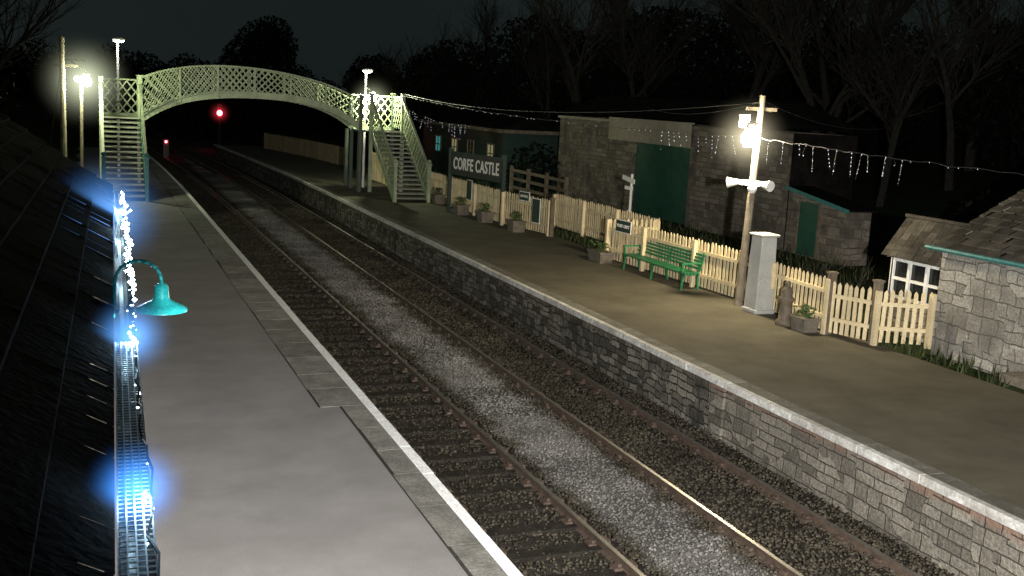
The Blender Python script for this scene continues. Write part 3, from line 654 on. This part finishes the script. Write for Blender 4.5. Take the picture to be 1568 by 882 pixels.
for i,(h,r) in enumerate(((14,.3),(16,.36),(13,.26),(15,.3))):
    protos.append(tree_mesh(100+i,h,r).obj('bare_tree',[M_bark]))
first=set()
def place(i,x,y,s,rot,z=0):
    o=protos[i]
    if i in first: o=bpy.data.objects.new('bare_tree',protos[i].data); COL.objects.link(o)
    first.add(i); o.location=(x,y,z); o.scale=(s,s,s); o.rotation_euler=(0,0,rot)
for i,x,y,s,rot in ((0,33,62,1.,0),(1,38,58,1.05,1),(2,30,70,1.0,2),(3,43,55,1.1,3),(0,46,47,1.1,4),(1,35,46,.9,2.5),(2,40,42,1.,.5),(3,27,78,.95,1.5),(1,50,62,1.2,5),(2,34,40,.8,3.3),(0,24,84,.8,2.2),(3,38,50,.85,.3),(2,22,90,.7,4),(1,31,66,1.,4.2),(3,36,72,1.1,2.)):
    place(i,x,y,s,rot,.1+max(0,x-29)*.12-.3)
place(2,-2.6,33,.75,1.2,.6)
o=tree_mesh(55,2.2,.03,4,.9).obj('bare_shrub',[M_bark]); o.location=(15.7,19.6,0)
o=tree_mesh(56,1.9,.03,4,.9).obj('bare_shrub',[M_bark]); o.location=(15.4,18.8,0)
def leafmass(name,blobs,per,size,mat):
    Cs=[]
    for (x,y,z,rx,ry,rz) in blobs:
        n=int(per*rx*rz); u=rng.normal(0,1,(n,3)); u/=np.linalg.norm(u,axis=1)[:,None]; rr=rng.random(n)**.35
        k=rng.normal(0,1,(9,3)); k/=np.linalg.norm(k,axis=1)[:,None]; bump=.72+.36*np.max(u@k.T,axis=1)
        Cs.append(np.array([x,y,z])+u*(rr*bump)[:,None]*np.array([rx,ry,rz]))
    C=np.concatenate(Cs); n=len(C)
    a=rng.normal(0,1,(n,3)); a/=np.linalg.norm(a,axis=1)[:,None]; t=rng.normal(0,1,(n,3)); c=np.cross(a,t); c/=np.linalg.norm(c,axis=1)[:,None]
    s=size*(.5+rng.random(n))[:,None]
    V=np.stack([C-a*s,C+c*s*.6,C+a*s,C-c*s*.6],1).reshape(-1,3); F=np.arange(4*n).reshape(n,4); return npmesh(name,V,F,mat)
blobs=[]
R=random.Random(3)
for x in np.arange(-14,50,3.2): blobs.append((x,118+R.uniform(-6,6),2.6+R.uniform(-.6,.8),3.2,3,R.uniform(3.8,5.0)))
blobs+= [(16.5,116,6.5,4.2,3,5.),(18,116,9,2.6,2,2.8),(29,116,5.5,3.,2,3.6),(38,114,6,2.,2,3.)]
for x,y,z,s in ((27,82,5,5),(32,74,6,6),(38,70,7,6),(44,64,7,6.5),(50,60,6,6),(56,52,6,6),(47,44,6,5),(60,40,5,6),(52,34,4,5),(56,26,3.5,5),(44,30,3,4),(62,20,3.,5),(50,18,2,4),(40,24,1.5,3.5)):
    blobs.append((x,y,z,s,s,s*.85))
leafmass('distant_trees',blobs,300,.18,M_leaf)
leafmass('ivy_bush',[(27.5,53,1.5,2.5,2,2.2),(21,50.3,1.,1.5,1.2,1.6),(-3.,22,2.2,2.2,3,2.0),(-5,30,3.5,3,4,3.0),(-5,42,4,3,4,3.),(34,27,1.5,3,3,2.4),(28,26,1,2.6,2,1.8),(25,22,.6,2,2,1.3)],260,.12,M_leaf)
n=9000; x=15.+rng.random(n)**1.4*7; y=14+rng.random(n)*50; h=.08+.2*rng.random(n); a=rng.random(n)*6.28
dx_=np.cos(a)*.02; dy_=np.sin(a)*.02; lx=rng.normal(0,.05,n); ly=rng.normal(0,.05,n)
V=np.stack([np.stack([x-dx_,y-dy_,0*x-.05],1),np.stack([x+dx_,y+dy_,0*x-.05],1),np.stack([x+lx,y+ly,h],1)],1).reshape(-1,3)
npmesh('grass_tufts',V,np.arange(3*n).reshape(n,3),M_blade)

# ------------------------------------------------------------ world, moon, camera
w=bpy.data.worlds.new("World"); scene.world=w; w.use_nodes=True; nt=w.node_tree; bg=nt.nodes['Background']
sky=nt.nodes.new('ShaderNodeTexSky'); sky.sky_type='NISHITA'; sky.sun_disc=False; sky.sun_elevation=math.radians(-4); sky.sun_rotation=math.radians(200)
tc=nt.nodes.new('ShaderNodeTexCoord'); nz=N(nt,'ShaderNodeTexNoise',Scale=2.5,Detail=5.); nt.links.new(tc.outputs['Generated'],nz.inputs['Vector'])
cl=mixc(nt,maprange(nt,nz.outputs['Fac'],.3,.75,0,1),(.062,.10,.095),(.125,.18,.17))
nt.links.new(mixc(nt,1.,cl,sky.outputs[0],'ADD'),bg.inputs['Color']); bg.inputs['Strength'].default_value=.1
ld=bpy.data.lights.new('moon','SUN'); ld.energy=.004; ld.angle=math.radians(.5); ld.color=(.9,.95,1.); lo=bpy.data.objects.new('moon',ld); COL.objects.link(lo); lo.rotation_euler=(math.radians(40),0,math.radians(20))
cam=bpy.data.cameras.new('camera'); co=bpy.data.objects.new('camera',cam); COL.objects.link(co); scene.camera=co
cam.sensor_width=36; cam.lens=1639.1/1568*36; cam.clip_end=1500; cam.clip_start=.05
yaw,pit,rol=map(math.radians,(21.732,9.895,3.015)); s,c=math.sin(yaw),math.cos(yaw); st,ct=math.sin(pit),math.cos(pit)
F=Vector((s*ct,c*ct,-st)); R0=Vector((c,-s,0)); U0=R0.cross(F); Rr=R0*math.cos(rol)+U0*math.sin(rol); Uu=-R0*math.sin(rol)+U0*math.cos(rol)
co.matrix_world=mathutils.Matrix(((Rr.x,Uu.x,-F.x,0),(Rr.y,Uu.y,-F.y,0),(Rr.z,Uu.z,-F.z,4.527),(0,0,0,1)))
